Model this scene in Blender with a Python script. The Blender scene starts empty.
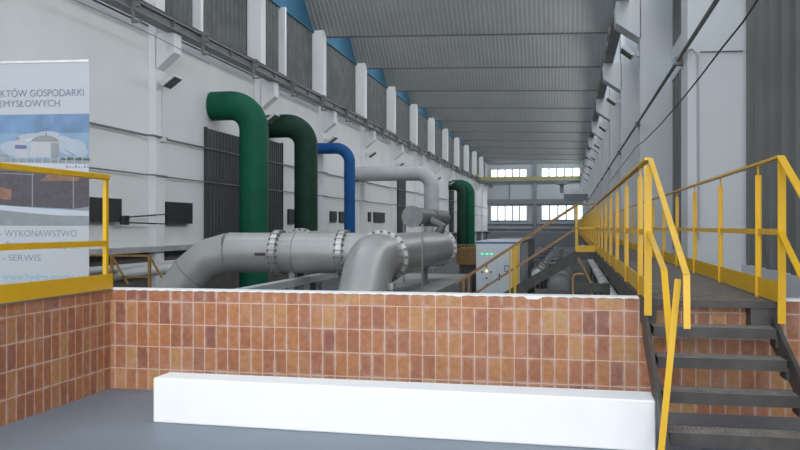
import bpy, math, random
from mathutils import Vector, Matrix
random.seed(7)
sc = bpy.context.scene
col = sc.collection
V = Vector
PI = math.pi

# ------------------------------------------------------------------ camera
EYE = 1.48
F = 830.0
YAW = math.atan(171 / F)
cY, sY = math.cos(YAW), math.sin(YAW)
cam_d = bpy.data.cameras.new('camera')
cam = bpy.data.objects.new('camera', cam_d)
col.objects.link(cam)
cam.location = (0, 0, EYE)
cam.rotation_euler = (PI / 2, 0, YAW)
cam_d.sensor_width = 36
cam_d.lens = F / 800 * 36
cam_d.shift_y = 1.5 / 800
cam_d.clip_end = 500
sc.camera = cam

# ------------------------------------------------------------------ world, lights, exposure
w = bpy.data.worlds.new('sky')
sc.world = w
w.use_nodes = True
bgn = w.node_tree.nodes['Background']
bgn.inputs[0].default_value = (0.88, 0.94, 1.0, 1)
bgn.inputs[1].default_value = 2.2
sc.view_settings.view_transform = 'Standard'
sc.view_settings.look = 'None'
sc.view_settings.exposure = 0.0
sc.view_settings.gamma = 1.0

BAY = 8.86
def YK(k):
    return 23.4 + BAY * k
ROOF_L, ROOF_R = EYE + 10.0, EYE + 9.5
def area(name, loc, direction, sx, sy, power, color=(1, 1, 1)):
    d = bpy.data.lights.new(name, 'AREA')
    d.shape = 'RECTANGLE'; d.size = sx; d.size_y = sy; d.energy = power; d.color = color
    o = bpy.data.objects.new(name, d)
    o.location = loc
    o.rotation_euler = V(direction).to_track_quat('-Z', 'Y').to_euler()
    col.objects.link(o)
    return o
# daylight entering by the steep glazed faces of the saw-tooth roof
SKY_P = 1000
SIDE_P = 210
for k in range(-3, 12):
    area('roof_daylight', (-5.4, YK(k) + 3.0, 12.9), (0, 0.45, -1), 14.5, 4.2, SKY_P, (1.0, 0.985, 0.96))
# added fill above the walkway-side crane girder, brightening the banner-side wall; source unseen
for k in range(-2, 12):
    area('side_daylight', (1.75, YK(k) + 4.8, EYE + 8.0), (-1, 0, -0.28), 7.4, 2.2, SIDE_P, (1.0, 0.985, 0.96))
# daylight of the glazed end of the hall behind the viewing bay
area('end_window_daylight', (0.6, -5.5, 5.0), (-0.42, 1, -0.28), 8, 6, 900, (0.95, 0.97, 1.0))

# ------------------------------------------------------------------ materials
def nodes_of(name):
    m = bpy.data.materials.new(name)
    m.use_nodes = True
    nt = m.node_tree
    return m, nt, nt.nodes['Principled BSDF']
def mat(name, colr, rough=0.6, metal=0.0, var=0.08, scale=3.0, bump=0.0, spec=0.5, detail=4):
    m, nt, b = nodes_of(name)
    b.inputs['Roughness'].default_value = rough
    b.inputs['Metallic'].default_value = metal
    b.inputs['Specular IOR Level'].default_value = spec
    tc = nt.nodes.new('ShaderNodeTexCoord')
    n = nt.nodes.new('ShaderNodeTexNoise')
    n.inputs['Scale'].default_value = scale
    n.inputs['Detail'].default_value = detail
    nt.links.new(tc.outputs['Object'], n.inputs['Vector'])
    r = nt.nodes.new('ShaderNodeValToRGB')
    r.color_ramp.elements[0].position = 0.3
    r.color_ramp.elements[1].position = 0.7
    c = colr
    r.color_ramp.elements[0].color = (c[0] * (1 - var), c[1] * (1 - var), c[2] * (1 - var), 1)
    r.color_ramp.elements[1].color = (min(1, c[0] * (1 + var)), min(1, c[1] * (1 + var)), min(1, c[2] * (1 + var)), 1)
    nt.links.new(n.outputs['Fac'], r.inputs['Fac'])
    nt.links.new(r.outputs['Color'], b.inputs['Base Color'])
    if bump:
        bp = nt.nodes.new('ShaderNodeBump')
        bp.inputs['Strength'].default_value = bump
        bp.inputs['Distance'].default_value = 0.02
        nt.links.new(n.outputs['Fac'], bp.inputs['Height'])
        nt.links.new(bp.outputs['Normal'], b.inputs['Normal'])
    return m
def emit(name, colr, strength):
    m, nt, b = nodes_of(name)
    b.inputs['Base Color'].default_value = (*colr, 1)
    b.inputs['Emission Color'].default_value = (*colr, 1)
    b.inputs['Emission Strength'].default_value = strength
    return m

def brick_mat(name, axis):
    """vertical klinker tiles 0.110 x 0.2 m, topped by one course laid flat"""
    m, nt, b = nodes_of(name)
    N = nt.nodes.new; L = nt.links.new
    b.inputs['Roughness'].default_value = 0.5
    tc = N('ShaderNodeTexCoord'); sep = N('ShaderNodeSeparateXYZ')
    L(tc.outputs['Object'], sep.inputs[0])
    def brick(width, height, zoff, xoff):
        cmb = N('ShaderNodeCombineXYZ')
        ax = N('ShaderNodeMath'); ax.operation = 'ADD'; ax.inputs[1].default_value = 40 * width + xoff
        az = N('ShaderNodeMath'); az.operation = 'ADD'; az.inputs[1].default_value = 20 * height + zoff
        L(sep.outputs[axis], ax.inputs[0]); L(sep.outputs[2], az.inputs[0])
        L(ax.outputs[0], cmb.inputs[0]); L(az.outputs[0], cmb.inputs[1])
        t = N('ShaderNodeTexBrick')
        t.offset = 0.0; t.squash = 1.0
        t.inputs['Color1'].default_value = (0, 0, 0, 1)
        t.inputs['Color2'].default_value = (1, 1, 1, 1)
        t.inputs['Mortar'].default_value = (0.5, 0.5, 0.5, 1)
        t.inputs['Scale'].default_value = 1.0
        t.inputs['Mortar Size'].default_value = 0.0056
        t.inputs['Mortar Smooth'].default_value = 0.5
        t.inputs['Brick Width'].default_value = width
        t.inputs['Row Height'].default_value = height
        L(cmb.outputs[0], t.inputs['Vector'])
        return t
    t1 = brick(0.110, 0.204, -0.8, 0.02)
    t2 = brick(0.220, 0.2, -0.8, 0.02)
    gt = N('ShaderNodeMath'); gt.operation = 'GREATER_THAN'; gt.inputs[1].default_value = 0.8
    L(sep.outputs[2], gt.inputs[0])
    mc = N('ShaderNodeMix'); mc.data_type = 'RGBA'
    L(gt.outputs[0], mc.inputs[0]); L(t1.outputs['Color'], mc.inputs[6]); L(t2.outputs['Color'], mc.inputs[7])
    mf = N('ShaderNodeMix'); mf.data_type = 'FLOAT'
    L(gt.outputs[0], mf.inputs[0]); L(t1.outputs['Fac'], mf.inputs[2]); L(t2.outputs['Fac'], mf.inputs[3])
    ramp = N('ShaderNodeValToRGB'); cr = ramp.color_ramp
    cols = [(0.0, (0.29, 0.115, 0.08)), (0.08, (0.36, 0.14, 0.075)), (0.45, (0.44, 0.175, 0.078)),
            (0.74, (0.47, 0.195, 0.080)), (0.84, (0.50, 0.235, 0.095)), (1.0, (0.53, 0.29, 0.115))]
    cr.elements[0].position = 0; cr.elements[0].color = (*cols[0][1], 1)
    cr.elements[1].position = 1; cr.elements[1].color = (*cols[-1][1], 1)
    for p, c in cols[1:-1]:
        e = cr.elements.new(p); e.color = (*c, 1)
    L(mc.outputs[2], ramp.inputs['Fac'])
    # glaze blotches
    n1 = N('ShaderNodeTexNoise'); n1.inputs['Scale'].default_value = 22; n1.inputs['Detail'].default_value = 3
    L(tc.outputs['Object'], n1.inputs['Vector'])
    hm = N('ShaderNodeMapRange'); hm.inputs[1].default_value = 0.35; hm.inputs[2].default_value = 0.75
    hm.inputs[3].default_value = 0.76; hm.inputs[4].default_value = 1.04
    L(n1.outputs['Fac'], hm.inputs[0])
    mul = N('ShaderNodeVectorMath'); mul.operation = 'SCALE'
    L(ramp.outputs['Color'], mul.inputs[0]); L(hm.outputs[0], mul.inputs['Scale'])
    # lime bloom left on the tiles along the joints
    n2 = N('ShaderNodeTexNoise'); n2.inputs['Scale'].default_value = 3.2; n2.inputs['Detail'].default_value = 6
    n2.inputs['Roughness'].default_value = 0.7
    L(tc.outputs['Object'], n2.inputs['Vector'])
    bm_ = N('ShaderNodeMapRange'); bm_.inputs[1].default_value = 0.5; bm_.inputs[2].default_value = 0.8
    bm_.inputs[3].default_value = 0.0; bm_.inputs[4].default_value = 0.6
    L(n2.outputs['Fac'], bm_.inputs[0])
    tj = N('ShaderNodeTexBrick'); tj.offset = 0.0; tj.squash = 1.0
    for k_, v_ in (('Scale', 1.0), ('Mortar Size', 0.03), ('Mortar Smooth', 1.0), ('Brick Width', 0.110), ('Row Height', 0.204)):
        tj.inputs[k_].default_value = v_
    L(t1.inputs['Vector'].links[0].from_socket, tj.inputs['Vector'])
    n3 = N('ShaderNodeTexNoise'); n3.inputs['Scale'].default_value = 9; n3.inputs['Detail'].default_value = 5
    L(tc.outputs['Object'], n3.inputs['Vector'])
    r3 = N('ShaderNodeMapRange'); r3.inputs[1].default_value = 0.42; r3.inputs[2].default_value = 0.66
    r3.inputs[3].default_value = 0.0; r3.inputs[4].default_value = 0.95
    L(n3.outputs['Fac'], r3.inputs[0])
    mj = N('ShaderNodeMath'); mj.operation = 'MULTIPLY'
    L(tj.outputs['Fac'], mj.inputs[0]); L(r3.outputs[0], mj.inputs[1])
    mx = N('ShaderNodeMath'); mx.operation = 'MAXIMUM'
    L(mj.outputs[0], mx.inputs[0]); L(bm_.outputs[0], mx.inputs[1])
    bloom = N('ShaderNodeMix'); bloom.data_type = 'RGBA'
    L(mx.outputs[0], bloom.inputs[0]); L(mul.outputs[0], bloom.inputs[6]); bloom.inputs[7].default_value = (0.50, 0.335, 0.27, 1)
    fin = N('ShaderNodeMix'); fin.data_type = 'RGBA'
    L(mf.outputs[0], fin.inputs[0]); L(bloom.outputs[2], fin.inputs[6]); fin.inputs[7].default_value = (0.62, 0.43, 0.34, 1)
    L(fin.outputs[2], b.inputs['Base Color'])
    bp = N('ShaderNodeBump'); bp.invert = True; bp.inputs['Strength'].default_value = 0.5; bp.inputs['Distance'].default_value = 0.004
    L(mf.outputs[0], bp.inputs['Height']); L(bp.outputs['Normal'], b.inputs['Normal'])
    return m

M = {}
M['brick_x'] = brick_mat('klinker tiles across', 0)
M['brick_y'] = brick_mat('klinker tiles along', 1)
M['floor_paint'] = mat('blue grey floor paint', (0.185, 0.22, 0.26), 0.55, var=0.07, scale=1.2, detail=8)
M['hall_floor'] = mat('dark hall floor', (0.07, 0.072, 0.075), 0.6, var=0.3, scale=0.8)
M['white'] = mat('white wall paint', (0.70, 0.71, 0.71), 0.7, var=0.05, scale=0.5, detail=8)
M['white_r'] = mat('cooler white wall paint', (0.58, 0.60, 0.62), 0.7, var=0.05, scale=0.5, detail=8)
M['bench'] = mat('clean white paint', (0.86, 0.865, 0.87), 0.6, var=0.015, scale=4, bump=0.08)
M['coping'] = mat('white coping paint', (0.85, 0.85, 0.85), 0.6, var=0.05, scale=6)
M['plinth'] = mat('bare grey concrete', (0.34, 0.34, 0.33), 0.8, var=0.18, scale=1.0, detail=8)
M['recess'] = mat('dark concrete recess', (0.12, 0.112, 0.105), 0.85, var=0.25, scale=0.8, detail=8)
M['roof'] = mat('grey trapezoidal sheet', (0.30, 0.31, 0.30), 0.6, var=0.05, scale=0.6)
M['blue_wall'] = mat('blue painted gable sheet', (0.03, 0.12, 0.20), 0.6, var=0.1)
M['blind'] = mat('grey ribbed blind', (0.088, 0.095, 0.092), 0.6, var=0.25, scale=1.5)
M['dark_sheet'] = mat('dark ribbed sheet', (0.115, 0.12, 0.115), 0.5, var=0.15, scale=1.0)
M['darker_sheet'] = mat('blackish ribbed sheet', (0.035, 0.038, 0.042), 0.5, var=0.15, scale=1.0)
M['girder'] = mat('crane girder grey', (0.15, 0.155, 0.16), 0.5, var=0.15)
M['far'] = mat('far wall grey panels', (0.36, 0.385, 0.40), 0.7, var=0.06, scale=0.3)
M['far_dark'] = mat('far steel blue grey', (0.17, 0.185, 0.195), 0.6, var=0.1)
M['yellow'] = mat('yellow gloss paint', (0.70, 0.40, 0.008), 0.38, var=0.06, scale=6)
M['yellow_worn'] = mat('worn ochre paint', (0.26, 0.145, 0.04), 0.5, var=0.2, scale=8)
M['rail_wood'] = mat('brown rusty handrail', (0.33, 0.18, 0.075), 0.55, var=0.2, scale=8)
M['steel_dark'] = mat('dark steel', (0.07, 0.065, 0.062), 0.55, metal=0.2, var=0.25, scale=6)
M['grating'] = mat('steel grating', (0.20, 0.18, 0.165), 0.5, metal=0.3, var=0.25, scale=7)
M['green'] = mat('green pipe paint', (0.004, 0.085, 0.046), 0.6, var=0.2, scale=1.2, spec=0.2)
M['green_dark'] = mat('dusty dark green paint', (0.010, 0.036, 0.022), 0.6, var=0.3, scale=1.2, spec=0.2)  # pipe green in a darker, blotchier tone
M['blue'] = mat('blue pipe paint', (0.008, 0.075, 0.24), 0.55, var=0.15, scale=2, spec=0.2)
M['pipe_grey'] = mat('satin grey pipe', (0.40, 0.40, 0.39), 0.36, metal=0.35, var=0.1, scale=1.5)
M['pipe_white'] = mat('light grey pipe', (0.42, 0.43, 0.43), 0.5, var=0.1, scale=1.5)
M['steel'] = mat('bright stainless steel', (0.52, 0.52, 0.50), 0.32, metal=0.7, var=0.12, scale=5)
M['black'] = mat('black board', (0.018, 0.018, 0.02), 0.6, var=0.2)
M['cabinet'] = mat('light grey cabinet enamel', (0.58, 0.63, 0.66), 0.45, var=0.04)
M['cab_blue'] = mat('blue cabinet band', (0.05, 0.14, 0.34), 0.45)
M['glass_dark'] = mat('dark lamp glass', (0.10, 0.115, 0.11), 0.3, var=0.3)
M['lamp_white'] = mat('white lamp housing', (0.55, 0.56, 0.56), 0.5)
M['led_green'] = emit('green indicator', (0.05, 0.9, 0.45), 1.2)
M['led_orange'] = emit('orange indicator', (1.0, 0.45, 0.15), 2.0)
M['window_far'] = emit('daylit far glass', (0.86, 0.94, 1.0), 2.6)
M['roof_glass'] = emit('daylit roof glass', (0.80, 0.9, 1.0), 1.0)
M['machine'] = mat('machine grey', (0.21, 0.22, 0.22), 0.5, var=0.3, scale=2)
M['jacket'] = mat('pale pipe jacket', (0.74, 0.74, 0.72), 0.5, var=0.25, scale=3)
M['banner'] = mat('banner white film', (0.37, 0.385, 0.41), 0.5, var=0.01)
M['ink'] = mat('grey blue ink', (0.17, 0.19, 0.25), 0.5, var=0.02)
M['ink_blue'] = mat('light blue ink', (0.13, 0.33, 0.46), 0.5, var=0.02)
M['crane_yellow'] = mat('crane yellow', (0.30, 0.28, 0.10), 0.5)

# ------------------------------------------------------------------ mesh helpers
class MB:
    def __init__(s):
        s.v = []; s.f = []; s.m = []; s.mi = 0
    def add(s, vs, fs):
        o = len(s.v)
        s.v += [tuple(p) for p in vs]
        for f in fs:
            s.f.append([i + o for i in f]); s.m.append(s.mi)
        return s
    def box(s, a, b):
        x0, x1 = sorted((a[0], b[0])); y0, y1 = sorted((a[1], b[1])); z0, z1 = sorted((a[2], b[2]))
        return s.add([(x0, y0, z0), (x1, y0, z0), (x1, y1, z0), (x0, y1, z0), (x0, y0, z1), (x1, y0, z1), (x1, y1, z1), (x0, y1, z1)],
                     [(0, 3, 2, 1), (4, 5, 6, 7), (0, 1, 5, 4), (1, 2, 6, 5), (2, 3, 7, 6), (3, 0, 4, 7)])
    def obox(s, c, ax, ay, az):
        c, ax, ay, az = V(c), V(ax), V(ay), V(az)
        vs = [c + i * ax + j * ay + k * az for k in (-1, 1) for j in (-1, 1) for i in (-1, 1)]
        return s.add(vs, [(0, 2, 3, 1), (4, 5, 7, 6), (0, 1, 5, 4), (1, 3, 7, 5), (3, 2, 6, 7), (2, 0, 4, 6)])
    def bar(s, a, b, wd, ht, up=(0, 0, 1)):
        a, b = V(a), V(b)
        d = (b - a); L = d.length; d.normalize()
        u = V(up)
        if abs(d.dot(u)) > 0.99: u = V((0, 1, 0))
        sd = d.cross(u).normalized(); u2 = sd.cross(d).normalized()
        return s.obox((a + b) / 2, d * L / 2, sd * wd / 2, u2 * ht / 2)
    def poly(s, pts, vec):
        """extrude a planar polygon by vec"""
        pts = [V(p) for p in pts]; vec = V(vec); n = len(pts)
        vs = pts + [p + vec for p in pts]
        fs = [list(range(n))[::-1], [i + n for i in range(n)]] + [[i, (i + 1) % n, (i + 1) % n + n, i + n] for i in range(n)]
        return s.add(vs, fs)
    def quad(s, a, b, c, d):
        return s.add([a, b, c, d], [(0, 1, 2, 3)])
    def tube(s, pts, r, seg=24, caps=True):
        pts = [V(p) for p in pts]; n = len(pts)
        rs = r if isinstance(r, (list, tuple)) else [r] * n
        T = []
        for i in range(n):
            t = V((0, 0, 0))
            if i > 0: t += (pts[i] - pts[i - 1]).normalized()
            if i < n - 1: t += (pts[i + 1] - pts[i]).normalized()
            T.append(t.normalized())
        ref = V((0, 0, 1)) if abs(T[0].z) < 0.9 else V((0, 1, 0))
        nrm = (ref - T[0] * ref.dot(T[0])).normalized()
        vs = []
        for i in range(n):
            nrm = (nrm - T[i] * nrm.dot(T[i])).normalized()
            bn = T[i].cross(nrm)
            for k in range(seg):
                a = 2 * PI * k / seg
                vs.append(pts[i] + (nrm * math.cos(a) + bn * math.sin(a)) * rs[i])
        fs = []
        for i in range(n - 1):
            for k in range(seg):
                k2 = (k + 1) % seg
                fs.append((i * seg + k, i * seg + k2, (i + 1) * seg + k2, (i + 1) * seg + k))
        if caps:
            fs.append(list(range(seg))[::-1]); fs.append([(n - 1) * seg + k for k in range(seg)])
        return s.add(vs, fs)
    def cyl(s, a, b, r, seg=20):
        return s.tube([a, b], r, seg)
    def corr(s, o, u, v, nrm, pitch, depth, duty=0.5):
        """trapezoidal sheet: o corner, u across the ribs (full vector), v along them, nrm depth direction"""
        o, u, v, nrm = V(o), V(u), V(v), V(nrm).normalized()
        L = u.length; ud = u / L; n = max(1, int(round(L / pitch))); p = L / n
        prof = []
        for i in range(n):
            x = i * p
            prof += [(x, 0), (x + p * (0.5 - duty / 2) , 0), (x + p * (0.5 - duty / 2 + 0.12), depth), (x + p * (0.5 + duty / 2 - 0.02), depth), (x + p * (0.5 + duty / 2 + 0.1), 0)]
        prof.append((L, 0))
        vs = [o + ud * x + nrm * d for x, d in prof] + [o + ud * x + nrm * d + v for x, d in prof]
        m = len(prof)
        return s.add(vs, [(i, i + 1, i + 1 + m, i + m) for i in range(m - 1)])
    def build(s, name, material, parent=None, smooth=False, bevel=0.0, angle=35):
        me = bpy.data.meshes.new(name)
        org = V((0, 0, 0))
        pr = parent
        chain = V((0, 0, 0))
        while pr is not None:
            chain += V(pr.location); pr = pr.parent
        me.from_pydata([tuple(V(p) - chain) for p in s.v], [], s.f)
        mats = material if isinstance(material, (list, tuple)) else [material]
        for mm in mats: me.materials.append(mm)
        if len(mats) > 1: me.polygons.foreach_set('material_index', s.m)
        me.update()
        import bmesh
        bmx = bmesh.new(); bmx.from_mesh(me)
        bmesh.ops.recalc_face_normals(bmx, faces=bmx.faces)
        bmx.to_mesh(me); bmx.free()
        if smooth:
            me.polygons.foreach_set('use_smooth', [True] * len(me.polygons))
            try: me.set_sharp_from_angle(angle=math.radians(angle))
            except Exception: pass
        o = bpy.data.objects.new(name, me)
        col.objects.link(o)
        if parent is not None: o.parent = parent
        if bevel:
            md = o.modifiers.new('bevel', 'BEVEL'); md.width = bevel; md.segments = 2; md.limit_method = 'ANGLE'
        return o
def tag(o, label=None, cat=None, group=None, kind=None):
    if label: o['label'] = label
    if cat: o['category'] = cat
    if group: o['group'] = group
    if kind: o['kind'] = kind
    return o
def empty(name, loc, label, cat, group=None):
    o = bpy.data.objects.new(name, None)
    o.empty_display_size = 0.2
    o.location = loc
    col.objects.link(o)
    return tag(o, label, cat, group)
def struct(o):
    o['kind'] = 'structure'; return o
def P(x, y, X=None, Y=None, Z=None):
    """world point seen at photo position x, y on the plane X=, Y= or Z="""
    d = V((-sY, cY, 0)) + V((cY, sY, 0)) * ((x - 400) / F) + V((0, 0, 1)) * ((226.5 - y) / F)
    if X is not None: t = X / d.x
    elif Y is not None: t = Y / d.y
    else: t = (Z - EYE) / d.z
    return V((0, 0, EYE)) + d * t
def arc_path(p0, corner, p1, r, n=10):
    """straight - fillet - straight path"""
    p0, corner, p1 = V(p0), V(corner), V(p1)
    a = (p0 - corner).normalized(); b = (p1 - corner).normalized()
    ang = a.angle(b); t = r / math.tan(ang / 2)
    s0 = corner + a * t; s1 = corner + b * t
    cen = corner + (a + b).normalized() * (r / math.sin(ang / 2))
    out = [p0]
    va, vb = s0 - cen, s1 - cen
    tot = va.angle(vb)
    for i in range(n + 1):
        q = i / n
        out.append(cen + (va * math.sin((1 - q) * tot) + vb * math.sin(q * tot)) / math.sin(tot))
    out.append(p1)
    return out

FLOOR_H = -0.97          # floor of the machine hall
TOP = 0.91               # top of the tiled parapet and of the walkway
WL, WR = -12.85, 2.65
XB = -13.2
XRL = -13.45     # hall side walls
PL, PR = -12.6, 1.84     # inner faces of the pillars
FAR = 130.5

# ------------------------------------------------------------------ setting: floors
struct(MB().box((-4.13, -8, -0.12), (4.2, 6.92, 0.0)).build('floor', M['floor_paint']))
struct(MB().box((WL - 0.3, -8, FLOOR_H - 0.2), (WR + 0.3, FAR + 0.3, FLOOR_H)).build('floor_hall', M['hall_floor']))
# tiled parapets
wf = struct(MB().box((-4.33, 6.92, FLOOR_H), (WR, 7.10, TOP - 0.012)).build('wall_front', M['brick_x']))
mb = MB()
n = 160
x0, x1 = -4.2, 0.535
# coping paint with a slightly uneven lower edge
top_pts = []; low_pts = []
CH1 = P(532, 296, Y=6.92).x; CH2 = P(458, 295, Y=6.92).x
for i in range(n + 1):
    x = x0 + (x1 - x0) * i / n
    d = 0.010 + 0.003 * math.sin(i * 1.7)
    if abs(x - CH1) < 0.06: d = 0.03
    if abs(x - CH2) < 0.03: d = 0.018
    low_pts.append(V((x, 6.917, TOP - d))); top_pts.append(V((x, 6.917, TOP)))
vs = []
for a, b in zip(low_pts, top_pts):
    vs += [a, b, b + V((0, 0.188, 0)), b + V((0, 0.188, -0.008))]
fs = []
for i in range(n):
    for j in range(3):
        fs.append((i * 4 + j, i * 4 + j + 1, (i + 1) * 4 + j + 1, (i + 1) * 4 + j))
mb.add(vs, fs)
struct(mb.build('wall_front_coping', M['coping'], wf))
struct(MB().box((1.62, 6.915, TOP - 0.012), (WR, 7.10, TOP + 0.004)).build('wall_front_coping', M['coping'], wf))
wl = struct(MB().box((-4.31, -8, FLOOR_H), (-4.13, 6.92, TOP - 0.012)).build('wall_side', M['brick_y']))
struct(MB().box((-4.315, -8, TOP - 0.012), (-4.127, 6.92, TOP)).build('wall_side_coping', M['plinth'], wl))
# platform behind the side parapet, carrying the banner
struct(MB().box((-8.0, -8, TOP - 0.15), (-4.31, 7.35, TOP - 0.02)).build('floor_platform', M['plinth']))
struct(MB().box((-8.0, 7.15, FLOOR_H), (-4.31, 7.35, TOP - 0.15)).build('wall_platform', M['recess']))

# ------------------------------------------------------------------ setting: hall walls
LEDGE = EYE - 0.62
RAILZ = EYE + 6.0
mb = MB()
mb.box((WL - 0.25, -8, LEDGE), (WL, FAR, RAILZ + 0.25))
wall_left = struct(mb.build('wall_left', M['white']))
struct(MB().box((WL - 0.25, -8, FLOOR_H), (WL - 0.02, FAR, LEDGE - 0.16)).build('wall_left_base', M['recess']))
struct(MB().box((WL - 0.02, -8, LEDGE - 0.16), (WL + 0.32, FAR, LEDGE)).build('trim_1', M['plinth']))
# above the clerestory: blue gable triangles
KS = list(range(-3, 12))
for k in KS:
    ya, yb = YK(k) + 0.82, YK(k + 1) + 0.82
    yr = yb - 3.9
    hr = 3.1
    struct(MB().poly([(XB, ya, ROOF_L), (XB, yb, ROOF_L), (XB, yr, ROOF_L + hr)], (-0.1, 0, 0)).build('wall_gable', M['blue_wall']))
    struct(MB().poly([(WR + 0.1, ya, ROOF_R), (WR + 0.1, yb, ROOF_R), (WR + 0.1, yr, ROOF_R + hr)], (0.1, 0, 0)).build('wall_gable', M['blue_wall']))
    # steep roof sheet, falling away from the viewer
    mb = MB()
    u = V((WR + 0.25 - XRL, 0, ROOF_R - ROOF_L))
    mb.corr((XRL, yb, ROOF_L), u, V((0, yr - yb, hr)), (0, 0, 1), 0.23, 0.022)
    struct(mb.build('ceiling', M['roof']))
    # glazed slope facing the sky
    struct(MB().quad((XRL, ya + 0.12, ROOF_L + 0.1), (WR + 0.25, ya + 0.12, ROOF_R + 0.1), (WR + 0.25, yr, ROOF_R + hr), (XRL, yr, ROOF_L + hr)).build('window_roof', M['roof_glass']))
    struct(MB().poly([(XRL, yb, ROOF_L - 0.045), (WR, yb, ROOF_R - 0.045), (WR, yb, ROOF_R + 0.12), (XRL, yb, ROOF_L + 0.12)], (0, 0.12, 0)).build('trim_2', M['steel_dark']))
    # clerestory: ribbed blinds between pillars
    y0 = YK(k) + 0.8; y1 = YK(k + 1)
    mb = MB()
    mb.corr((XB, y0 - 0.6, RAILZ + 0.3), (0, y1 - y0 + 1.2, 0), (0, 0, ROOF_L + 0.12 - RAILZ - 0.3), (1, 0, 0), 0.42, 0.06)
    struct(mb.build('window_%d' % (k + 4), M['blind']))
    if k <= 1:
        struct(MB().box((XB, YK(k) + 4.05, RAILZ + 0.3), (XB + 0.32, YK(k) + 4.25, ROOF_L + 0.1)).build('trim_3', M['white']))
    struct(MB().box((XB - 0.05, YK(k) + 0.85, ROOF_L + 0.08), (XB + 0.12, YK(k + 1) + 0.3, ROOF_L + 0.22)).build('trim_9', M['blue_wall']))
struct(MB().box((XB - 0.05, -8, RAILZ + 0.2), (WL, FAR, RAILZ + 0.32)).build('trim_4', M['white']))

# pillars with crane brackets
def pillar(side, k):
    y0, y1 = YK(k), YK(k) + 0.8
    mb = MB()
    if side < 0:
        y0 += 0.28; y1 += 0.05
        mb.box((WL - 0.1, y0, LEDGE), (PL, y1, RAILZ + 0.3))
        mb.box((XB - 0.1, y0, RAILZ + 0.3), (PL, y1, EYE + 10.2))
        mb.box((WL - 0.1, y0, FLOOR_H), (PL - 0.03, y1, LEDGE))
        mb.poly([(PL - 0.02, y0, EYE + 4.87), (-12.0, y0, EYE + 5.38), (-12.0, y0, EYE + 5.99), (PL - 0.02, y0, EYE + 5.99)], (0, 0.5, 0))
        return struct(mb.build('pillar', M['white']))
    if k == -1: y0 -= 0.5; y1 -= 0.5
    mb.box((PR, y0, FLOOR_H), (WR + 0.1, y1, ROOF_R + 0.1))
    mb.poly([(PR + 0.02, y0, EYE + 5.1), (1.2, y0, EYE + 5.57), (1.2, y0, EYE + 6.17), (PR + 0.02, y0, EYE + 6.17)], (0, 0.8, 0))
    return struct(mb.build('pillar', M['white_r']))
for k in range(-2, 13):
    if k < 12: pillar(-1, k)
    if -1 <= k < 12: pillar(1, k)

# right wall
RZ0, RZ1, RZ2 = EYE - 0.594, EYE + 3.9, EYE + 4.75
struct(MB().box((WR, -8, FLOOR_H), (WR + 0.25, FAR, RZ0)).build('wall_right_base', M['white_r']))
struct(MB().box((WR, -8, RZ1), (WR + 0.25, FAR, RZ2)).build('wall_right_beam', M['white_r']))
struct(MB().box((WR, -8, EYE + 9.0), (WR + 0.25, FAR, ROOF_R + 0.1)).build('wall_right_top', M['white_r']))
for k in KS:
    y0 = YK(k) + 0.8; y1 = YK(k + 1)
    struct(MB().box((WR + 0.14, y0, EYE + 6.9), (WR + 0.16, y1, EYE + 9.0)).build('window_strip', M['roof_glass']))  # added glowing panes, mostly hidden, backing the side fill lamps
    for za, zb in ((RZ0, RZ1), (RZ2, EYE + 6.9)):
        mb = MB(); mb.corr((WR + 0.12, y0 - 0.6, za), (0, y1 - y0 + 0.6, 0), (0, 0, zb - za), (-1, 0, 0), 0.68, 0.11)
        struct(mb.build('window_panel', M['dark_sheet']))
    

# ------------------------------------------------------------------ far wall
mb = MB()
mb.box((XRL, FAR, FLOOR_H), (WR + 0.2, FAR + 0.3, 14.6))
struct(mb.build('wall_far', M['far']))
YF = FAR - 0.02
def far_rect(xa, ya, xb, yb, th, matn, name, dy=0.0):
    a = P(xa, ya, Y=YF - dy); b = P(xb, yb, Y=YF - dy)
    return struct(MB().box((a.x, a.y - th, a.z), (b.x, b.y, b.z)).build(name, M[matn]))
wn = 20
for (xa, xb, ya, yb) in ((490.7, 527, 170.2, 176.6), (541.3, 580, 168.8, 176.0), (490.7, 527, 206.5, 220), (541.3, 583, 206.0, 219.3)):
    a = P(xa, ya, Y=YF); b = P(xb, yb, Y=YF)
    wn += 1
    wo = struct(MB().box((a.x - 0.15, YF - 0.12, b.z - 0.15), (b.x + 0.15, YF, a.z + 0.15)).build('window_%d' % wn, M['far']))
    mb = MB(); npn = 5
    wd = (b.x - a.x) / npn
    for i in range(npn):
        mb.box((a.x + i * wd + 0.14, YF - 0.17, b.z), (a.x + (i + 1) * wd - 0.14, YF - 0.13, a.z))
    struct(mb.build('window_glass', M['window_far'], wo))
far_rect(533, 160, 536.5, 236, 0.35, 'far_dark', 'pillar_steel')
far_rect(487, 199.5, 583, 204, 0.3, 'far_dark', 'trim_5')
far_rect(487, 160.5, 583, 162.5, 0.3, 'far_dark', 'trim_6')
far_rect(487, 181.5, 583, 183, 0.2, 'far_dark', 'trim_7')
far_rect(509, 181, 510, 199, 0.2, 'far_dark', 'trim_8')
far_rect(487, 223.6, 583, 224.4, 0.3, 'far_dark', 'trim_10')
far_rect(487, 228.6, 583, 229.4, 0.3, 'far_dark', 'trim_11')

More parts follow.
